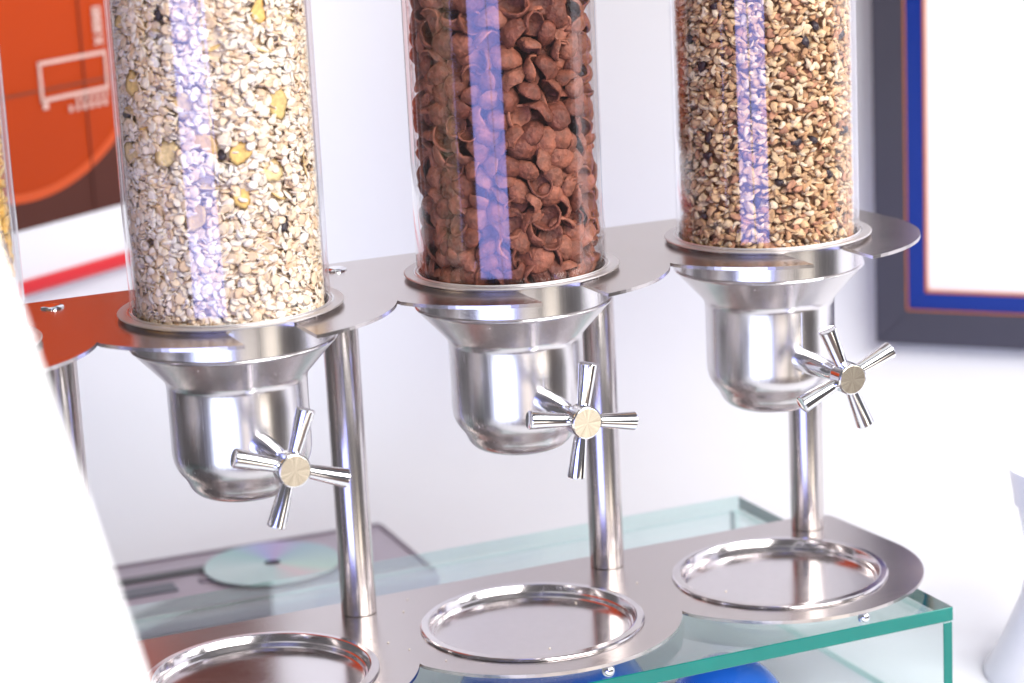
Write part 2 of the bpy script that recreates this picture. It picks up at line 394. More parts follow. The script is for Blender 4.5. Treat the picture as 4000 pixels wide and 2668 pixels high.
r0 = (-0.040, X1, 0.031, Z1); r1 = (-0.0095, X1 - 0.03, 0.0645, Z1 - 0.033); r2 = (0.0080, X1 - 0.047, 0.0820, Z1 - 0.05); r3 = (0.0196, X1 - 0.058, 0.0940, Z1 - 0.062)
ins = lambda r, e: (r[0] + e, r[1] - e, r[2] + e, r[3] - e)
for wch in ('left', 'bottom', 'right', 'top'):
    mitre('outer_bar', r0, r1, -0.012, 0.021, M_dark, wch)
    mitre('piping', ins(r1, 0.0001), ins(r1, 0.0008), -0.0122, 0.0205, M_ofr, wch)
    mitre('inner_bar', ins(r1, 0.0009), r2, -0.009, 0.0200, M_blue, wch)
    mitre('piping', ins(r2, 0.0001), ins(r2, 0.0014), -0.0098, 0.0195, M_ofr, wch)
    mitre('lip', ins(r2, 0.0015), r3, -0.004, 0.0190, M_white, wch)
link('board', box_mesh('board', r3[0] + 0.0002, r3[1] - 0.0002, 0.002, 0.018, r3[2] + 0.0002, r3[3] - 0.0002), M_whitegloss, fr)

# ------------------------------------------------------------------ things behind: grey media player, disc
mp = empty('media_player', (0.10, 0.445, ZT)); mp.rotation_euler = (0, 0, R_(-2.0))
tag(mp, 'flat grey player with dark slots lying on the counter behind the glass case', 'player')
link('casing', box_mesh('casing', -0.22, 0.176, -0.075, 0.085, 0.0005, 0.016, 0.005, 3), M_grey, mp, smooth=40)
link('rear_rim', box_mesh('rear_rim', -0.217, 0.172, 0.0785, 0.0838, 0.0161, 0.0172, 0.0004), M_greyd, mp)
link('rear_rim', box_mesh('rear_rim', 0.1690, 0.1735, -0.07, 0.078, 0.0161, 0.0172, 0.0004), M_greyd, mp)
link('slot', box_mesh('slot', -0.20, 0.004, 0.028, 0.041, 0.0161, 0.0185, 0.001), M_black, mp)
link('slot', box_mesh('slot', -0.20, -0.040, -0.010, 0.012, 0.0161, 0.0180, 0.001), M_slate, mp)
link('button', box_mesh('button', -0.018, 0.000, 0.000, 0.010, 0.0161, 0.0178, 0.0006), M_greyd, mp)
cd = link('compact_disc', lathe_mesh('compact_disc', [(0.0075, 0), (0.0595, 0), (0.060, 0.0006), (0.0595, 0.0012), (0.0075, 0.0012)], 96, closed=True), M_cd, None, (0.150, 0.455, ZT + 0.0190), smooth=40)
tag(cd, 'shiny greenish compact disc lying on the grey player behind the steel post', 'disc')

# ------------------------------------------------------------------ glass case
gc = empty('glass_case', (0, 0.05, ZT))
tag(gc, 'clear glass case with green edges under the steel base', 'display case')
GX0, GX1, GY0, GY1, GTH = -0.42, 0.4828, -0.1083, 0.2095, 0.0105
def pane(name, x0, x1, y0, y1, z0, z1, thin, pale=()):
    me = box_mesh(name, x0, x1, y0 - 0.05, y1 - 0.05, z0 - ZT, z1 - ZT, 0.0006, 1)
    me.materials.append(M_glass); me.materials.append(M_gedge)
    me.materials.append(M_gpale)
    for f in me.polygons:
        f.material_index = 0 if abs(f.normal['xyz'.index(thin)]) > 0.9 else 1
        for ax, sg in pale:
            if f.normal['xyz'.index(ax)] * sg > 0.5: f.material_index = 2
    return link(name, me, None, gc)
pane('top_pane', GX0, GX1, GY0, GY1, ZG - GTH, ZG, 'z', (('y', 1),))
pane('side_pane', GX1 - 0.0080, GX1 - 0.0003, GY0 + 0.0005, GY1 - 0.001, ZT + 0.0005, ZG - GTH - 0.0003, 'x', (('z', -1), ('z', 1), ('y', 1)))
pane('side_pane', GX0 + 0.0003, GX0 + 0.0080, GY0 + 0.0005, GY1 - 0.001, ZT + 0.0005, ZG - GTH - 0.0003, 'x', (('z', -1), ('z', 1), ('y', 1)))
pane('back_pane', GX0 + 0.0083, GX1 - 0.0083, GY1 - 0.0088, GY1 - 0.0012, ZT + 0.0005, ZG - GTH - 0.0003, 'y', (('z', 1), ('z', -1)))

# blue bowls inside the case, turned upside down
def bowl(x, y, r, h, label, foot=True):
    prof = [(r * 0.93, 0.0), (r, 0.0), (r * 1.02, 0.003), (r * 0.97, 0.006)]
    for k in range(1, 9):
        a = R_(90 * k / 9); prof.append((r * 0.97 * math.cos(a * 0.72), 0.006 + (h - 0.012) * math.sin(a) ** 0.9))
    rr = prof[-1][0]
    if not foot: prof = [(r * 0.93, 0.0)] + [(r * math.cos(R_(a)), h * math.sin(R_(a))) for a in range(0, 90, 8)] + [(0, h)]
    else: prof += [(rr * 0.97, h - 0.004), (rr * 0.95, h), (rr * 0.86, h), (rr * 0.84, h - 0.004), (0, h - 0.004)]
    o = link('bowl', lathe_mesh('bowl', prof, 64), M_bluebowl, None, (x, y, ZT + 0.0004), smooth=50)
    tag(o, label, 'bowl', 'blue bowls in the glass case')
bowl(0.235, 0.045, 0.075, 0.062, 'larger blue plastic bowl upside down in the glass case, left of the other')
bowl(0.345, -0.020, 0.046, 0.050, 'small blue plastic bowl upside down in the glass case near its front edge', False)

# white goblet at the right border
gb = link('goblet', lathe_mesh('goblet', [(0, 0.0), (0.069, 0.0), (0.069, 0.004), (0.062, 0.016), (0.052, 0.036), (0.042, 0.060), (0.0365, 0.082), (0.037, 0.096), (0.041, 0.118), (0.0440, 0.134), (0.0462, 0.1345), (0.0475, 0.145), (0.0500, 0.161), (0.0510, 0.1635), (0.0495, 0.1635), (0.043, 0.134), (0.036, 0.10), (0, 0.092)], 72), M_whitegloss, None, (0.6190, -0.0685, ZT), smooth=35)
tag(gb, 'white waisted plastic goblet at the right border of the picture', 'goblet')

# ------------------------------------------------------------------ the stand
stand = empty('dispenser_stand', (0.1, 0, 0))
tag(stand, 'brushed steel dispenser stand with scalloped base, upper plate and round posts', 'stand')
RL, YL, YC = 0.1098, 0.0036, -0.0400
def lobe(cx, a0, a1, n=28):
    return [(cx + RL * math.cos(a0 + (a1 - a0) * k / n), YL + RL * math.sin(a0 + (a1 - a0) * k / n)) for k in range(n + 1)]
aC = math.asin((YC - YL) / RL)
def outline(slots):
    pts = [(-0.32, 0.1047), (0.488, 0.1047)]
    for k in range(7):
        a = R_(90 - 84 * k / 6); pts.append((0.488 + 0.016 * math.cos(a), 0.0887 + 0.016 * math.sin(a)))
    for i in (2, 1, 0, -1):
        cx = i * S
        a_start = R_(4) if i == 2 else math.asin((YC - YL) / RL)
        # from right to left along the front
        a_r = a_start; a_l = -math.pi - math.asin((YC - YL) / RL)
        cl = -math.pi - aC
        if slots:
            hw = 0.0232; RH = 0.0685
            aj = -math.acos(hw / RL); 
            pts += lobe(cx, a_r, aj, 20)
            h0 = -math.acos(hw / RH); h1 = -math.pi - h0 + 2 * math.pi
            n = 48
            pts += [(cx + RH * math.cos(h0 + (h1 - h0) * k / n), RH * math.sin(h0 + (h1 - h0) * k / n)) for k in range(n + 1)]
            pts += lobe(cx, -math.pi - aj, cl, 20)
        else:
            pts += lobe(cx, a_r, cl, 44)
        if i > -1: pts.pop()
    pts += [(-0.32, YC)]
    out = []
    for q in pts:
        if not out or (abs(q[0] - out[-1][0]) + abs(q[1] - out[-1][1])) > 1e-5: out.append(q)
    return [(x - 0.1, y) for x, y in out]
def circ2(cx, cy, r, n=72): return [(cx - 0.1 + r * math.cos(-2 * math.pi * k / n), cy + r * math.sin(-2 * math.pi * k / n)) for k in range(n)]
TY = -0.0052
bp_ = link('base_plate', plan_mesh('base_plate', [outline(False)] + [circ2(i * S, TY, 0.0735) for i in (0, 1, 2)], -0.0025, 0.0), M_plate, stand)
tp_ = link('upper_plate', plan_mesh('upper_plate', [outline(True)], ZP - 0.0028, ZP - 0.0004), M_plate, stand)
PX = [-0.1, 0.1006, 0.2997, 0.4736]; PY = 0.080; RP = 0.01275
post_me = lathe_mesh('post', [(0, 0.0), (RP - 0.0004, 0.0), (RP, 0.0004), (RP, ZP - 0.0036), (RP - 0.0004, ZP - 0.0030), (0, ZP - 0.0030)], 48); shade(post_me, 40)
screw_me = lathe_mesh('screw', [(0.0078, -0.0003), (0.0077, 0.0006), (0.0068, 0.0013), (0.0048, 0.0018), (0.0026, 0.0020), (0, 0.0020)], 32); shade(screw_me, 40)
foot_me = lathe_mesh('foot', [(0, 0), (0.0030, 0.0002), (0.0042, 0.0016), (0.0046, 0.0034), (0.0042, 0.0056), (0.0030, 0.0072), (0, 0.0073)], 20); shade(foot_me, 60)
for x in PX:
    link('post', post_me, M_post, stand, (x - 0.1, PY, 0.0002))
    link('screw', screw_me, M_chrome, stand, (x - 0.1, PY, ZP))
for i in (-1, 0, 1, 2): link('foot', foot_me, M_chrome, stand, (i * S + 0.012 - 0.1, -0.1030, ZG + 0.0001))
for i in (0, 1, 2): link('foot', foot_me, M_chrome, stand, (i * S + 0.05 - 0.1, 0.095, ZG + 0.0001))

# trays lying in the holes of the base
tray_me = lathe_mesh('drip_tray', [(0, -0.0062), (0.0684, -0.0062), (0.0694, -0.0056), (0.0702, -0.0030), (0.0712, -0.0024), (0.0727, 0.0016), (0.0733, 0.0024), (0.0741, 0.0027), (0.0782, 0.0023), (0.0791, 0.0018), (0.0795, 0.0009), (0.0795, 0.0003), (0.0735, 0.0003), (0.0715, -0.0044), (0.0697, -0.0066), (0.0655, -0.0078), (0, -0.0080)], 128)
shade(tray_me, 18)
for i, w_ in enumerate(('cut off by the bottom border and reflecting dark red', 'in the middle of the base', 'at the right end of the base')):
    o = link('drip_tray', tray_me, M_tray, None, (i * S, TY, 0))
    tag(o, 'round polished steel drip tray ' + w_, 'tray', 'drip trays sunk in the base')

# ------------------------------------------------------------------ dispensers
RT = 0.0652; TUBE_H = 0.34
tube_me = lathe_mesh('tube', [(RT, 0.0), (RT, TUBE_H)], 128); shade(tube_me, 180)
tube_in = lathe_mesh('tube_bore', [(RT - 0.0030, 0.0), (RT - 0.0030, TUBE_H)], 128); shade(tube_in, 180)
flange_me = lathe_mesh('flange', [(0.0657, 0.0012), (0.0672, 0.0006), (0.0732, 0.0008), (0.0738, 0.0011), (0.0739, 0.0016), (0.0734, 0.0021), (0.0700, 0.0019), (0.0675, 0.0017), (0.0664, 0.0020), (0.0657, 0.0030)], 128, closed=True); shade(flange_me, 45)
funnel_me = lathe_mesh('funnel', [(0.0640, 0.2560), (0.0672, 0.2560), (0.0672, 0.2335), (0.0680, 0.2328), (0.0682, 0.2318), (0.0676, 0.2308), (0.0664, 0.2298),
    (0.0560, 0.2185), (0.0490, 0.2108), (0.0470, 0.2080), (0.0464, 0.2045), (0.0463, 0.1900), (0.0463, 0.1610), (0.0461, 0.1570), (0.0454, 0.1530), (0.0440, 0.1493), (0.0420, 0.1460), (0.0398, 0.1431), (0.0381, 0.1406),
    (0.0371, 0.1382), (0.0360, 0.1358), (0.0343, 0.1334), (0.0318, 0.1312), (0.0290, 0.1298), (0.0270, 0.1290), (0.0268, 0.1330), (0.0330, 0.1400), (0.0430, 0.155), (0.0440, 0.205), (0.0640, 0.232)], 128, closed=True)
shade(funnel_me, 38)
# handle: turned hub, tapered shaft, four flared spokes; local: axis along -y from the hub
hub_me = lathe_mesh('hub', [(0, -0.0080), (0.0100, -0.0080), (0.0106, -0.0078), (0.0109, -0.0072), (0.0109, 0.0036), (0.0100, 0.0054), (0.0070, 0.0064), (0, 0.0064)], 48); shade(hub_me, 12)
cap_me = lathe_mesh('hub_cap', [(0, -0.0084), (0.0096, -0.0084), (0.0099, -0.0082), (0.0099, -0.0076), (0, -0.0076)], 48); shade(cap_me, 12)
shaft_me = lathe_mesh('shaft', [(0, 0.0058), (0.0046, 0.0058), (0.0047, 0.014), (0.0056, 0.018), (0.0064, 0.026), (0.0076, 0.040), (0.0082, 0.0485), (0.0082, 0.0600), (0, 0.0600)], 32); shade(shaft_me, 40)
spoke_me = lathe_mesh('spoke', [(0, 0.0092), (0.0040, 0.0092), (0.0044, 0.0120), (0.0062, 0.0368), (0.0062, 0.0377), (0.0058, 0.0382), (0.0054, 0.0381), (0, 0.0378)], 32); shade(spoke_me, 20)
glint_ridge_me = box_mesh('glint_ridge', -0.0006, 0.0006, -0.0466, -0.0460, 0.1600, 0.2050, 0.0002, 1)  # ridge added for the bright reflected line on the body; no weld

def make_dispenser(i, ang, label):
    t = empty('cereal_dispenser', (i * S, 0, ZP))
    tag(t, label, 'dispenser', 'cereal dispensers hanging in the stand')
    tb = link('tube', tube_me, M_tube, t, (0, 0, 0.0050))
    link('bore', tube_in, M_bore, tb)
    link('flange', flange_me, M_flange, t, (0, 0, 0.0012))
    fn = link('funnel', funnel_me, M_body, t, (0, 0, -ZP))
    sm_ = link('glint_ridge', glint_ridge_me, M_body, fn)
    h = empty('handle', (0, -0.1050, 0.1705 - ZP)); h.parent = t
    h.rotation_euler = (R_(0), R_(0), 0)
    hb = link('hub', hub_me, M_chrome, h); hb.rotation_euler = (-math.pi / 2, 0, 0)
    cp = link('hub_cap', cap_me, M_hub, h); cp.rotation_euler = (-math.pi / 2, 0, 0)
    sh = link('shaft', shaft_me, M_chrome, h); sh.rotation_euler = (-math.pi / 2, 0, 0)
    for k in range(4):
        sp = link('spoke', spoke_me, M_chrome, h)
        a = R_(ang + 90 * k)                    # angle in the x-z plane
        sp.rotation_euler = Vector((math.cos(a), 0, math.sin(a))).to_track_quat('Z', 'Y').to_euler()
    return t
make_dispenser(-1, 60, 'leftmost cereal dispenser holding yellow flakes, cut off by the left border')
make_dispenser(0, 71, 'cereal dispenser with steel funnel holding the pale muesli')
make_dispenser(1, 81, 'cereal dispenser with steel funnel holding the brown chocolate shells')
make_dispenser(2, 112, 'cereal dispenser with steel funnel holding the golden granola, rightmost')

# ------------------------------------------------------------------ cereals
RI = RT - 0.0036                 # inside of the tube
H0, H1 = ZP - 0.002, ZP + 0.285  # filled from just below the flange to above the picture
camv = np.array(CAM)
Rm = np.array([right, up, vd])
def project(Pw):
    q = (np.asarray(Pw) - camv) @ Rm.T
    return 0.5 + 2.3372 * q[:, 0] / q[:, 2], 0.5 * 683 / 1024 - 2.3372 * q[:, 1] / q[:, 2]
def in_view(Pw):
    x, y = project(Pw); return (x > -0.005) & (x < 1.005) & (y > -0.005) & (y < 0.672)
def flake_variant(a, b, th, bend, wav, col, n=8, seed=0, dc=0.08):
    g = np.random.default_rng(seed)
    ph = g.uniform(0, 6.28, 4); V = []
    def ring(f, zt):
        out = []
        for k in range(n):
            t = 2 * math.pi * k / n
            rr = f * (1 + wav * math.sin(2 * t + ph[0]) + wav * 0.8 * math.sin(3 * t + ph[1]) + wav * .5 * math.sin(5 * t + ph[3]))
            x, y = a * rr * math.cos(t), b * rr * math.sin(t)
            z = zt + bend * ((x / a) ** 2 * 1.0 + 0.45 * (y / b) ** 2 - 0.45) * a + wav * 0.5 * a * f * math.sin(2 * t + ph[2])
            out.append((x, y, z))
        return out
    V.append((0, 0, th * 0.45 - 0.45 * bend * a)); V += ring(0.62, th * 0.5); V += ring(1.0, 0); V += ring(0.62, -th * 0.5); V.append((0, 0, -th * 0.45 - 0.45 * bend * a))
    T = []
    for k in range(n):
        k2 = (k + 1) % n
        T.append((0, 1 + k, 1 + k2))
        for r in (0, 1):
            A, B, Cc, D = 1 + r * n + k, 1 + r * n + k2, 1 + (r + 1) * n + k, 1 + (r + 1) * n + k2
            T += [(A, Cc, D), (A, D, B)]
        T.append((1 + 2 * n + k, 1 + 3 * n, 1 + 2 * n + k2))
    V = np.array(V, float); c = np.tile(np.array(col) * g.uniform(1 - dc, 1 + dc), (len(V), 1)); 
    c[1 + n:1 + 2 * n] *= 0.90
    return V, np.array(T), c
def rand_rot(normal, spin):
    z = np.asarray(normal) / np.linalg.norm(normal)
    h = np.array([1.0, 0, 0]) if abs(z[0]) < 0.9 else np.array([0, 1.0, 0])
    x = np.cross(h, z); x /= np.linalg.norm(x); y = np.cross(z, x)
    return np.array([math.cos(spin) * x + math.sin(spin) * y, -math.sin(spin) * x + math.cos(spin) * y, z]).T
def fill_flakes(cx, variants, layers, facing, arc=None):
    """layers: (cell, r) from the glass inwards; returns list of (variant, loc, rot, layer)"""
    out = []
    for li, (cell, rl) in enumerate(layers):
        nt = max(6, int(2 * math.pi * rl / cell)); nz = int((H1 - H0) / (cell * 0.86))
        for iz in range(nz):
            for it in range(nt):
                th = (it + 0.5 * (iz % 2) + rng.uniform(-.42, .42)) / nt * 2 * math.pi
                z = H0 + 0.003 + (iz + rng.uniform(-.42, .42)) * cell * 0.86
                vi = rng.integers(len(variants)); V = variants[vi][0]
                rad = np.array([math.cos(th), math.sin(th), 0]); tan = np.array([-rad[1], rad[0], 0]); upv = np.array([0, 0, 1.0])
                if rng.random() < facing: nrm = rad + tan * rng.normal(0, .40) + upv * rng.normal(.15, .40)
                else: nrm = upv + tan * rng.normal(0, .55) + rad * rng.normal(.1, .5)
                if rng.random() < 0.5: nrm = -nrm
                Rt = rand_rot(nrm, rng.uniform(0, 6.28))
                W = V @ Rt.T
                ext = (W @ rad).max()
                r = min(rl + rng.uniform(-.0012, .0012), RI - ext) if li == 0 else rl + rng.uniform(-.0015, .0015)
                r = min(r, RI - ext - 0.0002)
                if z + W[:, 2].min() < H0: z = H0 - W[:, 2].min()
                out.append((vi, np.array([cx, 0, z]) + rad * r, Rt, li))
    return out
def place(items, variants, meshes, mat, cx, name, label, cat, group, stuffname, stufflabel, limit):
    L = np.array([i[1] for i in items]); vis = in_view(L)
    rad = L - np.array([cx, 0, 0]); rad[:, 2] = 0; rr = np.linalg.norm(rad, axis=1)
    toc = camv - L; toc[:, 2] = 0; toc /= np.linalg.norm(toc, axis=1)[:, None]
    face = (rad / rr[:, None] * toc).sum(1)
    score = np.where(vis & (face > 0.05), np.array([1.0 if i[3] == 0 else 0.0 for i in items]) + 0.6 * face + (rr / RI), -1)
    order = np.argsort(-score); chosen = set(int(k) for k in order[:limit] if score[k] > 1.4)
    for k in chosen:
        vi, loc, Rt, li = items[k]
        o = bpy.data.objects.new(name, meshes[vi]); C.objects.link(o)
        m = Matrix([list(Rt[0]) + [loc[0]], list(Rt[1]) + [loc[1]], list(Rt[2]) + [loc[2]], [0, 0, 0, 1]])
        o.matrix_world = m
        tag(o, label, cat, group)
    VV, TT, CC, o_ = [], [], [], 0
    for k, (vi, loc, Rt, li) in enumerate(items):
        if k in chosen: continue
        V, T, c = variants[vi]
        VV.append(V @ Rt.T + loc); TT.append(T + o_); CC.append(c); o_ += len(V)
    if VV:
        me = raw_mesh(stuffname, np.concatenate(VV), np.concatenate(TT), True, np.concatenate(CC)); me.materials.append(mat)
        o = bpy.data.objects.new(stuffname, me); C.objects.link(o); tag(o, stufflabel, cat, None, 'stuff')
    return len(chosen)
def core(cx, r, col, name, label, cat):
    """the packed heart of the filling that the outer pieces hide"""
    n = 64; vs = [(r * (1 + 0.04 * math.sin(5 * a + 9 * zz) + 0.02 * math.sin(11 * a - 31 * zz)) * math.cos(a), r * (1 + 0.04 * math.sin(5 * a + 9 * zz)) * math.sin(a), zz) for zz in np.linspace(H0 + 0.001, H1 - 0.012, 40) for a in np.linspace(0, 2 * math.pi, n, endpoint=False)]
    fs = []
    for j in range(39):
        for k in range(n):
            k2 = (k + 1) % n; fs += [(j * n + k, j * n + k2, (j + 1) * n + k2), (j * n + k, (j + 1) * n + k2, (j + 1) * n + k)]
    vs += [(0, 0, H0 + 0.001), (0, 0, H1 - 0.012)]
    for k in range(n): fs += [(len(vs) - 2, (k + 1) % n, k), (len(vs) - 1, 39 * n + k, 39 * n + (k + 1) % n)]
    return np.array(vs) + np.array([cx, 0, 0]), np.array(fs), np.tile(col, (len(vs), 1))
def extra_core(stuffname, cx, r, col):
    o = bpy.data.objects[stuffname]; me = o.data
    V, T, c = core(cx, r, np.array(col), '', '', '')
    n0 = len(me.vertices); t0 = len(me.polygons)
    V0 = np.empty(n0 * 3, np.float32); me.vertices.foreach_get('co', V0); T0 = np.empty(t0 * 3, np.int32); me.loops.foreach_get('vertex_index', T0)
    c0 = np.empty(n0 * 4, np.float32); me.attributes['tint'].data.foreach_get('color', c0)
    m2 = raw_mesh(stuffname, np.concatenate([V0.reshape(-1, 3), V]), np.concatenate([T0.reshape(-1, 3), T + n0]), True, np.concatenate([c0.reshape(-1, 4)[:, :3], c]))
    m2.materials.append(me.materials[0]); o.data = m2
def vmesh(name, variants, mat):
    out = []
    for V, T, c in variants:
        me = raw_mesh(name, V, T, True, c); me.materials.append(mat); out.append(me)
    return out

# muesli ---------------------------------------------------------------
oat_cols = [(0.88, 0.75, 0.58), (0.90, 0.80, 0.67), (0.87, 0.69, 0.49), (0.91, 0.84, 0.74), (0.85, 0.65, 0.45), (0.90, 0.78, 0.62), (0.89, 0.77, 0.65), (0.80, 0.58, 0.39)]
ov = [flake_variant(rng.uniform(.0031, .0054), rng.uniform(.0026, .0042), rng.uniform(.0008, .0014), rng.uniform(-.12, .14), 0.06, oat_cols[k % 8], 8, 100 + k) for k in range(28)]
ov += [flake_variant(rng.uniform(.0016, .0026), rng.uniform(.0012, .0020), rng.uniform(.0009, .0015), rng.uniform(-.2, .2), 0.10, oat_cols[(3 * k) % 8], 8, 180 + k) for k in range(9)]
items = fill_flakes(0, ov, [(0.0051, RI - .0010), (0.0050, RI - .0028), (0.0058, RI - .0050), (0.0070, RI - .0075)], 0.5)
# big yellow corn flakes and raisins pressed against the glass
cf = [flake_variant(rng.uniform(.0075, .0105), rng.uniform(.0060, .0085), .0012, rng.uniform(.1, .3), 0.10, random.choice([(0.82, 0.58, 0.24), (0.84, 0.63, 0.32), (0.80, 0.52, 0.18)]), 12, 300 + k) for k in range(8)]
cfm = vmesh('corn_flake', cf, M_food)
rz = [flake_variant(rng.uniform(.0042, .0062), rng.uniform(.0030, .0040), .0048, rng.uniform(-.2, .2), 0.12, (0.06, 0.035, 0.05), 10, 400 + k) for k in range(6)]
rzm = vmesh('raisin', rz, M_raisin)
def inclusions(cx, vs, ms, n, name, label, cat, group, zlo, zhi, keep, mind=0.011, facing=True, tmax=1.25):
    """bigger pieces scattered among the flakes; flakes they would bury are dropped from the list"""
    base = math.atan2(camv[1], camv[0] - cx); pts = []
    tries = 0
    while len(pts) < n and tries < 4000:
        tries += 1
        th = base + rng.uniform(-tmax, tmax); z = rng.uniform(zlo, zhi)
        pt = np.array([cx + RI * math.cos(th), RI * math.sin(th), z])
        if all(np.linalg.norm(pt - q) > mind for q in pts):
            pts.append(pt); vi = int(rng.integers(len(vs))); rad = np.array([math.cos(th), math.sin(th), 0]); tan = np.array([-rad[1], rad[0], 0])
            nrm = rad + tan * rng.normal(0, .3) + np.array([0, 0, rng.normal(.1, .35)]) if rng.random() < .6 else np.array([0, 0, 1]) + rad * rng.normal(.2, .3) + tan * rng.normal(0, .35)
            Rt = rand_rot(nrm, rng.uniform(0, 6.28)); W = vs[vi][0] @ Rt.T
            r = RI - (np.linalg.norm(np.c_[W[:, 0] + 0, W[:, 1]] + rad[:2] * 0, axis=1) * 0 + W @ rad).max() - 0.0004
            loc = np.array([cx, 0, z]) + rad * r
            o = bpy.data.objects.new(name, ms[vi]); C.objects.link(o)
            o.matrix_world = Matrix([list(Rt[0]) + [loc[0]], list(Rt[1]) + [loc[1]], list(Rt[2]) + [loc[2]], [0, 0, 0, 1]])
            tag(o, label, cat, group)
            size = max(np.abs(vs[vi][0][:, 0]).max(), np.abs(vs[vi][0][:, 1]).max()) * 0.92
            keep[:] = [it for it in keep if not (it[3] <= 1 and np.linalg.norm((it[1] - loc) - rad * ((it[1] - loc) @ rad)) < size)]
inclusions(0, cf, cfm, 26, 'corn_flake', 'large yellow corn flake among the pale muesli oats', 'corn flake', 'corn flakes in the muesli', ZP + .07, ZP + .27, items, 0.017)
inclusions(0, rz, rzm, 8, 'raisin', 'dark raisin among the pale muesli oats', 'raisin', 'raisins in the muesli', ZP + .03, ZP + .27, items, 0.02)
place(items, ov, vmesh('oat_flake', ov, M_oat), M_oat, 0, 'oat_flake', 'oat flake in the pale muesli, pressed near the glass', 'oat flake', 'oat flakes of the muesli', 'muesli', 'pale muesli of oat flakes filling the leftmost whole tube', 300)
extra_core('muesli', 0, RI - .0072, (0.86, 0.72, 0.54))

# granola --------------------------------------------------------------
gcols = [(0.70, 0.46, 0.25), (0.78, 0.57, 0.35), (0.62, 0.38, 0.20), (0.83, 0.66, 0.46), (0.52, 0.29, 0.15), (0.74, 0.53, 0.31), (0.66, 0.41, 0.23), (0.79, 0.60, 0.39), (0.50, 0.25, 0.15)]
gv = [flake_variant(rng.uniform(.0030, .0052), rng.uniform(.0024, .0036), rng.uniform(.0012, .0026), rng.uniform(-.5, .5), 0.19, gcols[k % 9], 9, 700 + k, 0.14) for k in range(36)]
gv += [flake_variant(rng.uniform(.0014, .0026), rng.uniform(.0012, .0022), rng.uniform(.0014, .0024), rng.uniform(-.3, .3), 0.14, gcols[(2 * k) % 9], 8, 760 + k, 0.14) for k in range(12)]
items = fill_flakes(2 * S, gv, [(0.0060, RI - .0018), (0.0062, RI - .0046), (0.0075, RI - .0080)], 0.42)
rz2 = [flake_variant(rng.uniform(.0036, .0056), rng.uniform(.0026, .0036), .0044, rng.uniform(-.2, .2), 0.13, (0.06, 0.035, 0.05), 10, 460 + k) for k in range(6)]
inclusions(2 * S, rz2, vmesh('raisin', rz2, M_raisin), 16, 'raisin', 'dark raisin among the golden granola clusters', 'raisin', 'raisins in the granola', ZP + .01, ZP + .21, items, 0.013)
place(items, gv, vmesh('granola_piece', gv, M_food), M_food, 2 * S, 'granola_piece', 'golden brown granola piece pressed near the glass of the rightmost tube', 'granola', 'granola pieces', 'granola', 'golden brown granola filling the rightmost tube', 300)
extra_core('granola', 2 * S, RI - .0095, (0.36, 0.20, 0.10))  # core tinted darker to paint shade into the gaps between pieces

# yellow flakes of the cut-off tube -------------------------------------
yv = [flake_variant(rng.uniform(.0065, .0095), rng.uniform(.0055, .0075), .0012, rng.uniform(-.5, .5), 0.12, random.choice([(0.80, 0.50, 0.13), (0.84, 0.58, 0.22), (0.74, 0.42, 0.10)]), 10, 800 + k, 0.1) for k in range(12)]
items = fill_flakes(-S, yv, [(0.0105, RI - .002), (0.011, RI - .006), (0.013, RI - .0105)], 0.5)
place(items, yv, vmesh('corn_flake', yv, M_food), M_food, -S, 'corn_flake', 'yellow corn flake in the cut-off tube at the left border', 'corn flake', 'corn flakes in the leftmost tube', 'corn_flakes', 'yellow corn flakes filling the tube cut off by the left border', 60)
extra_core('corn_flakes', -S, RI - .016, (0.40, 0.22, 0.05))

# chocolate shells: spheres settled in the tube, a curled shell in each ----------------
def pack(n, r, Rc, Rin, h0, h1, iters=260):
    th = rng.uniform(0, 6.2832, n); q = np.sqrt(rng.uniform((Rin + r) ** 2, (Rc - r) ** 2, n))
    Pp = np.c_[q * np.cos(th), q * np.sin(th), rng.uniform(h0 + r, h1 + 0.02, n)]
    rad = r * rng.uniform(0.86, 1.16, n); I = J = None
    for it in range(iters):
        if it % 8 == 0:
            L2 = ((Pp[:, None, :] - Pp[None, :, :]) ** 2).sum(2); I, J = np.nonzero(np.triu(L2 < (2.9 * r) ** 2, 1))
        d = Pp[I] - Pp[J]; L = np.linalg.norm(d, axis=1) + 1e-9
        c = d / L[:, None] * (np.maximum(0, rad[I] + rad[J] - L) * 0.31)[:, None]
        np.add.at(Pp, I, c); np.add.at(Pp, J, -c)
        Pp[:, 2] -= 0.0007 * (1 - it / iters)
        q = np.linalg.norm(Pp[:, :2], axis=1); t = np.clip(q, Rin + rad, Rc - rad)
        Pp[:, :2] *= (t / np.maximum(q, 1e-9))[:, None]
        Pp[:, 2] = np.maximum(Pp[:, 2], h0 + rad)
    return Pp, rad
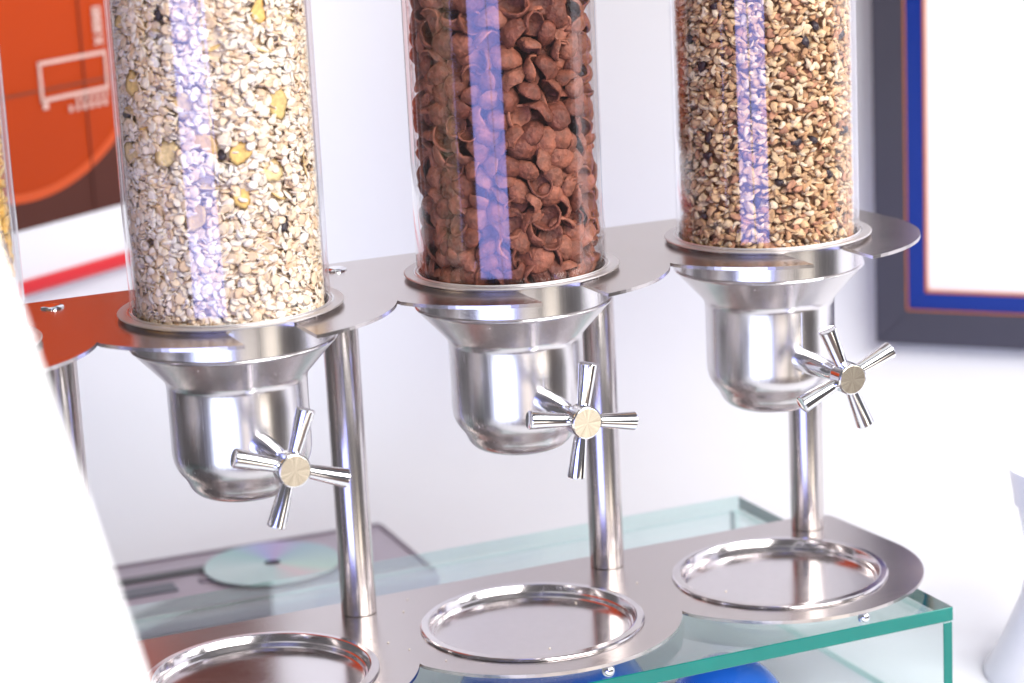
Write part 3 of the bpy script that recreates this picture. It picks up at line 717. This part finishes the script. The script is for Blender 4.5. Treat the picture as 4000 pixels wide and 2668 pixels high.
def shell_variant(seed, col):
    g = np.random.default_rng(seed)
    n, m = 16, 6
    cap = g.uniform(1.20, 1.75); ax, ay, az = 1.0, g.uniform(.80, 1.0), g.uniform(.66, .92)
    ph = g.uniform(0, 6.28, 6); tw = g.uniform(-.25, .25)
    V, T = [], []
    def surf(rr, inner):
        idx = []
        idx.append([len(V)]); V.append((0, 0, rr * az))
        for j in range(1, m + 1):
            row = []
            for k in range(n):
                t = 2 * math.pi * k / n
                c_ = cap * (1 + 0.16 * math.sin(2 * t + ph[0]) + 0.09 * math.sin(3 * t + ph[1]) + .04 * math.sin(5 * t + ph[5]))
                a = c_ * j / m
                s = rr * (1 + 0.045 * math.sin(3 * t + 2 * a + ph[2]) + 0.035 * math.sin(5 * a + ph[3]) + .025 * math.sin(7 * t + 4 * a + ph[4]))
                if j == m: s *= 0.985 if not inner else 1.015
                x, y, z = s * math.sin(a) * math.cos(t) * ax, s * math.sin(a) * math.sin(t) * ay, s * math.cos(a) * az
                row.append(len(V)); V.append((x + tw * z, y, z))
            idx.append(row)
        for k in range(n):
            k2 = (k + 1) % n
            T.append((idx[0][0], idx[1][k], idx[1][k2]) if not inner else (idx[0][0], idx[1][k2], idx[1][k]))
            for j in range(1, m):
                A, B, Cc, D = idx[j][k], idx[j][k2], idx[j + 1][k], idx[j + 1][k2]
                T.extend([(A, Cc, D), (A, D, B)] if not inner else [(A, D, Cc), (A, B, D)])
        return idx[m]
    o_ = surf(1.0, False); i_ = surf(0.84, True)
    for k in range(n):
        k2 = (k + 1) % n; T.extend([(o_[k], i_[k], i_[k2]), (o_[k], i_[k2], o_[k2])])
    V = np.array(V); V[:, 2] -= 0.30; V *= 0.0104
    c = np.tile(np.array(col), (len(V), 1)); c *= g.uniform(.85, 1.15); half = len(V) // 2; c[half:] *= 0.92
    c[o_] *= 1.35; c[i_] *= 1.30  # rims lightened in the tint, a painted edge highlight
    return V, np.array(T), c
ccols = [(0.215, 0.066, 0.036), (0.265, 0.086, 0.048), (0.170, 0.049, 0.028), (0.310, 0.108, 0.063)]
cv = [shell_variant(900 + k, ccols[k % 4]) for k in range(16)]
Pp, rad = pack(1060, 0.0078, RI, 0.022, H0, H1)
items = []
for k in range(len(Pp)):
    vi = int(rng.integers(len(cv)))
    rv = np.array([Pp[k, 0], Pp[k, 1], 0]); q = np.linalg.norm(rv); rv = rv / max(q, 1e-6)
    nrm = rng.normal(0, 1, 3) + rv * rng.choice([1.5, 1.2, -1.2])
    Rt = rand_rot(nrm, rng.uniform(0, 6.28)) * (rad[k] / 0.0078)
    W = cv[vi][0] @ Rt.T
    loc = np.array([S, 0, 0]) + Pp[k]
    for _ in range(4):
        w2 = (W + loc)[:, :2] - np.array([S, 0]); dd = np.linalg.norm(w2, axis=1); j = dd.argmax()
        if dd[j] > RI: loc[:2] -= w2[j] / dd[j] * (dd[j] - RI + 1e-5)
    items.append((vi, loc, Rt, 0 if q > RI - 0.020 else 1))
place(items, cv, vmesh('chocolate_shell', cv, M_choc), M_choc, S, 'chocolate_shell', 'curled brown chocolate cereal shell in the middle tube', 'cereal', 'chocolate shells in the middle tube', 'chocolate_shells', 'brown chocolate cereal shells filling the middle tube behind the front ones', 300)

extra_core('chocolate_shells', S, 0.030, (0.06, 0.02, 0.012))  # very dark core paints the shade seen between the shells

# crumbs on the base
crv = [flake_variant(.0009, .0007, .0006, 0, .15, (0.82, 0.74, 0.62), 6, 990 + k) for k in range(4)]
crm = vmesh('crumb', crv, M_food)
for k, (x, y) in enumerate([(0.128, 0.062), (0.135, 0.030), (0.104, -0.012), (0.096, 0.008), (0.118, -0.045), (0.30, 0.03), (0.088, 0.022), (0.14, 0.085)]):
    o = bpy.data.objects.new('crumb', crm[k % 4]); C.objects.link(o); o.location = (x, y, 0.0005); o.rotation_euler = (0, 0, k)
    tag(o, 'tiny pale cereal crumb lying on the steel base', 'crumb', 'crumbs on the base')
for k, (x, y, w_) in enumerate([(0.195, -0.045, 'middle tray near its front'), (0.250, 0.030, 'middle tray near the reflected post'), (0.355, -0.005, 'right-hand tray')]):
    o = bpy.data.objects.new('crumb', crm[k % 4]); C.objects.link(o); o.location = (x, y, -0.0057)
    tag(o, 'tiny pale crumb lying in the ' + w_, 'crumb')

# ------------------------------------------------------------------ white board leaning in the foreground
e0 = Vector((-0.2207, -0.5938, 0.2393))                # a point of its right edge low in the picture
away = -cdir
edir = Vector((-0.2200, 0.066, 1.0)).normalized()    # right edge leans to the left, as on a tapered board
wdir = Vector((-0.60, -0.80, 0)).normalized()
k0 = (e0.z - (-0.949)) / edir.z; foot = e0 - edir * k0
sb = empty('sign_board', foot)
nb = wdir.cross(edir).normalized()
bm = bmesh.new()
Hh, Ww, Tt = 1.65, 0.17, 0.006
cs = []
for t_ in (0, -Tt):
    for a_, b_ in ((0, 0), (Ww, 0), (Ww - 0.05, Hh), (0, Hh)): cs.append(bm.verts.new(wdir * a_ + edir * b_ + nb * t_))
for f in ((0, 1, 2, 3), (7, 6, 5, 4), (0, 4, 5, 1), (1, 5, 6, 2), (2, 6, 7, 3), (3, 7, 4, 0)): bm.faces.new([cs[i] for i in f])
bmesh.ops.recalc_face_normals(bm, faces=bm.faces)
bmesh.ops.bevel(bm, geom=bm.edges[:], offset=0.002, segments=2, affect='EDGES')
me = bpy.data.meshes.new('board'); bm.to_mesh(me); bm.free()
link('board', me, M_white, sb)
tag(sb, 'blurred white sign board leaning in the foreground at the lower left', 'sign board')
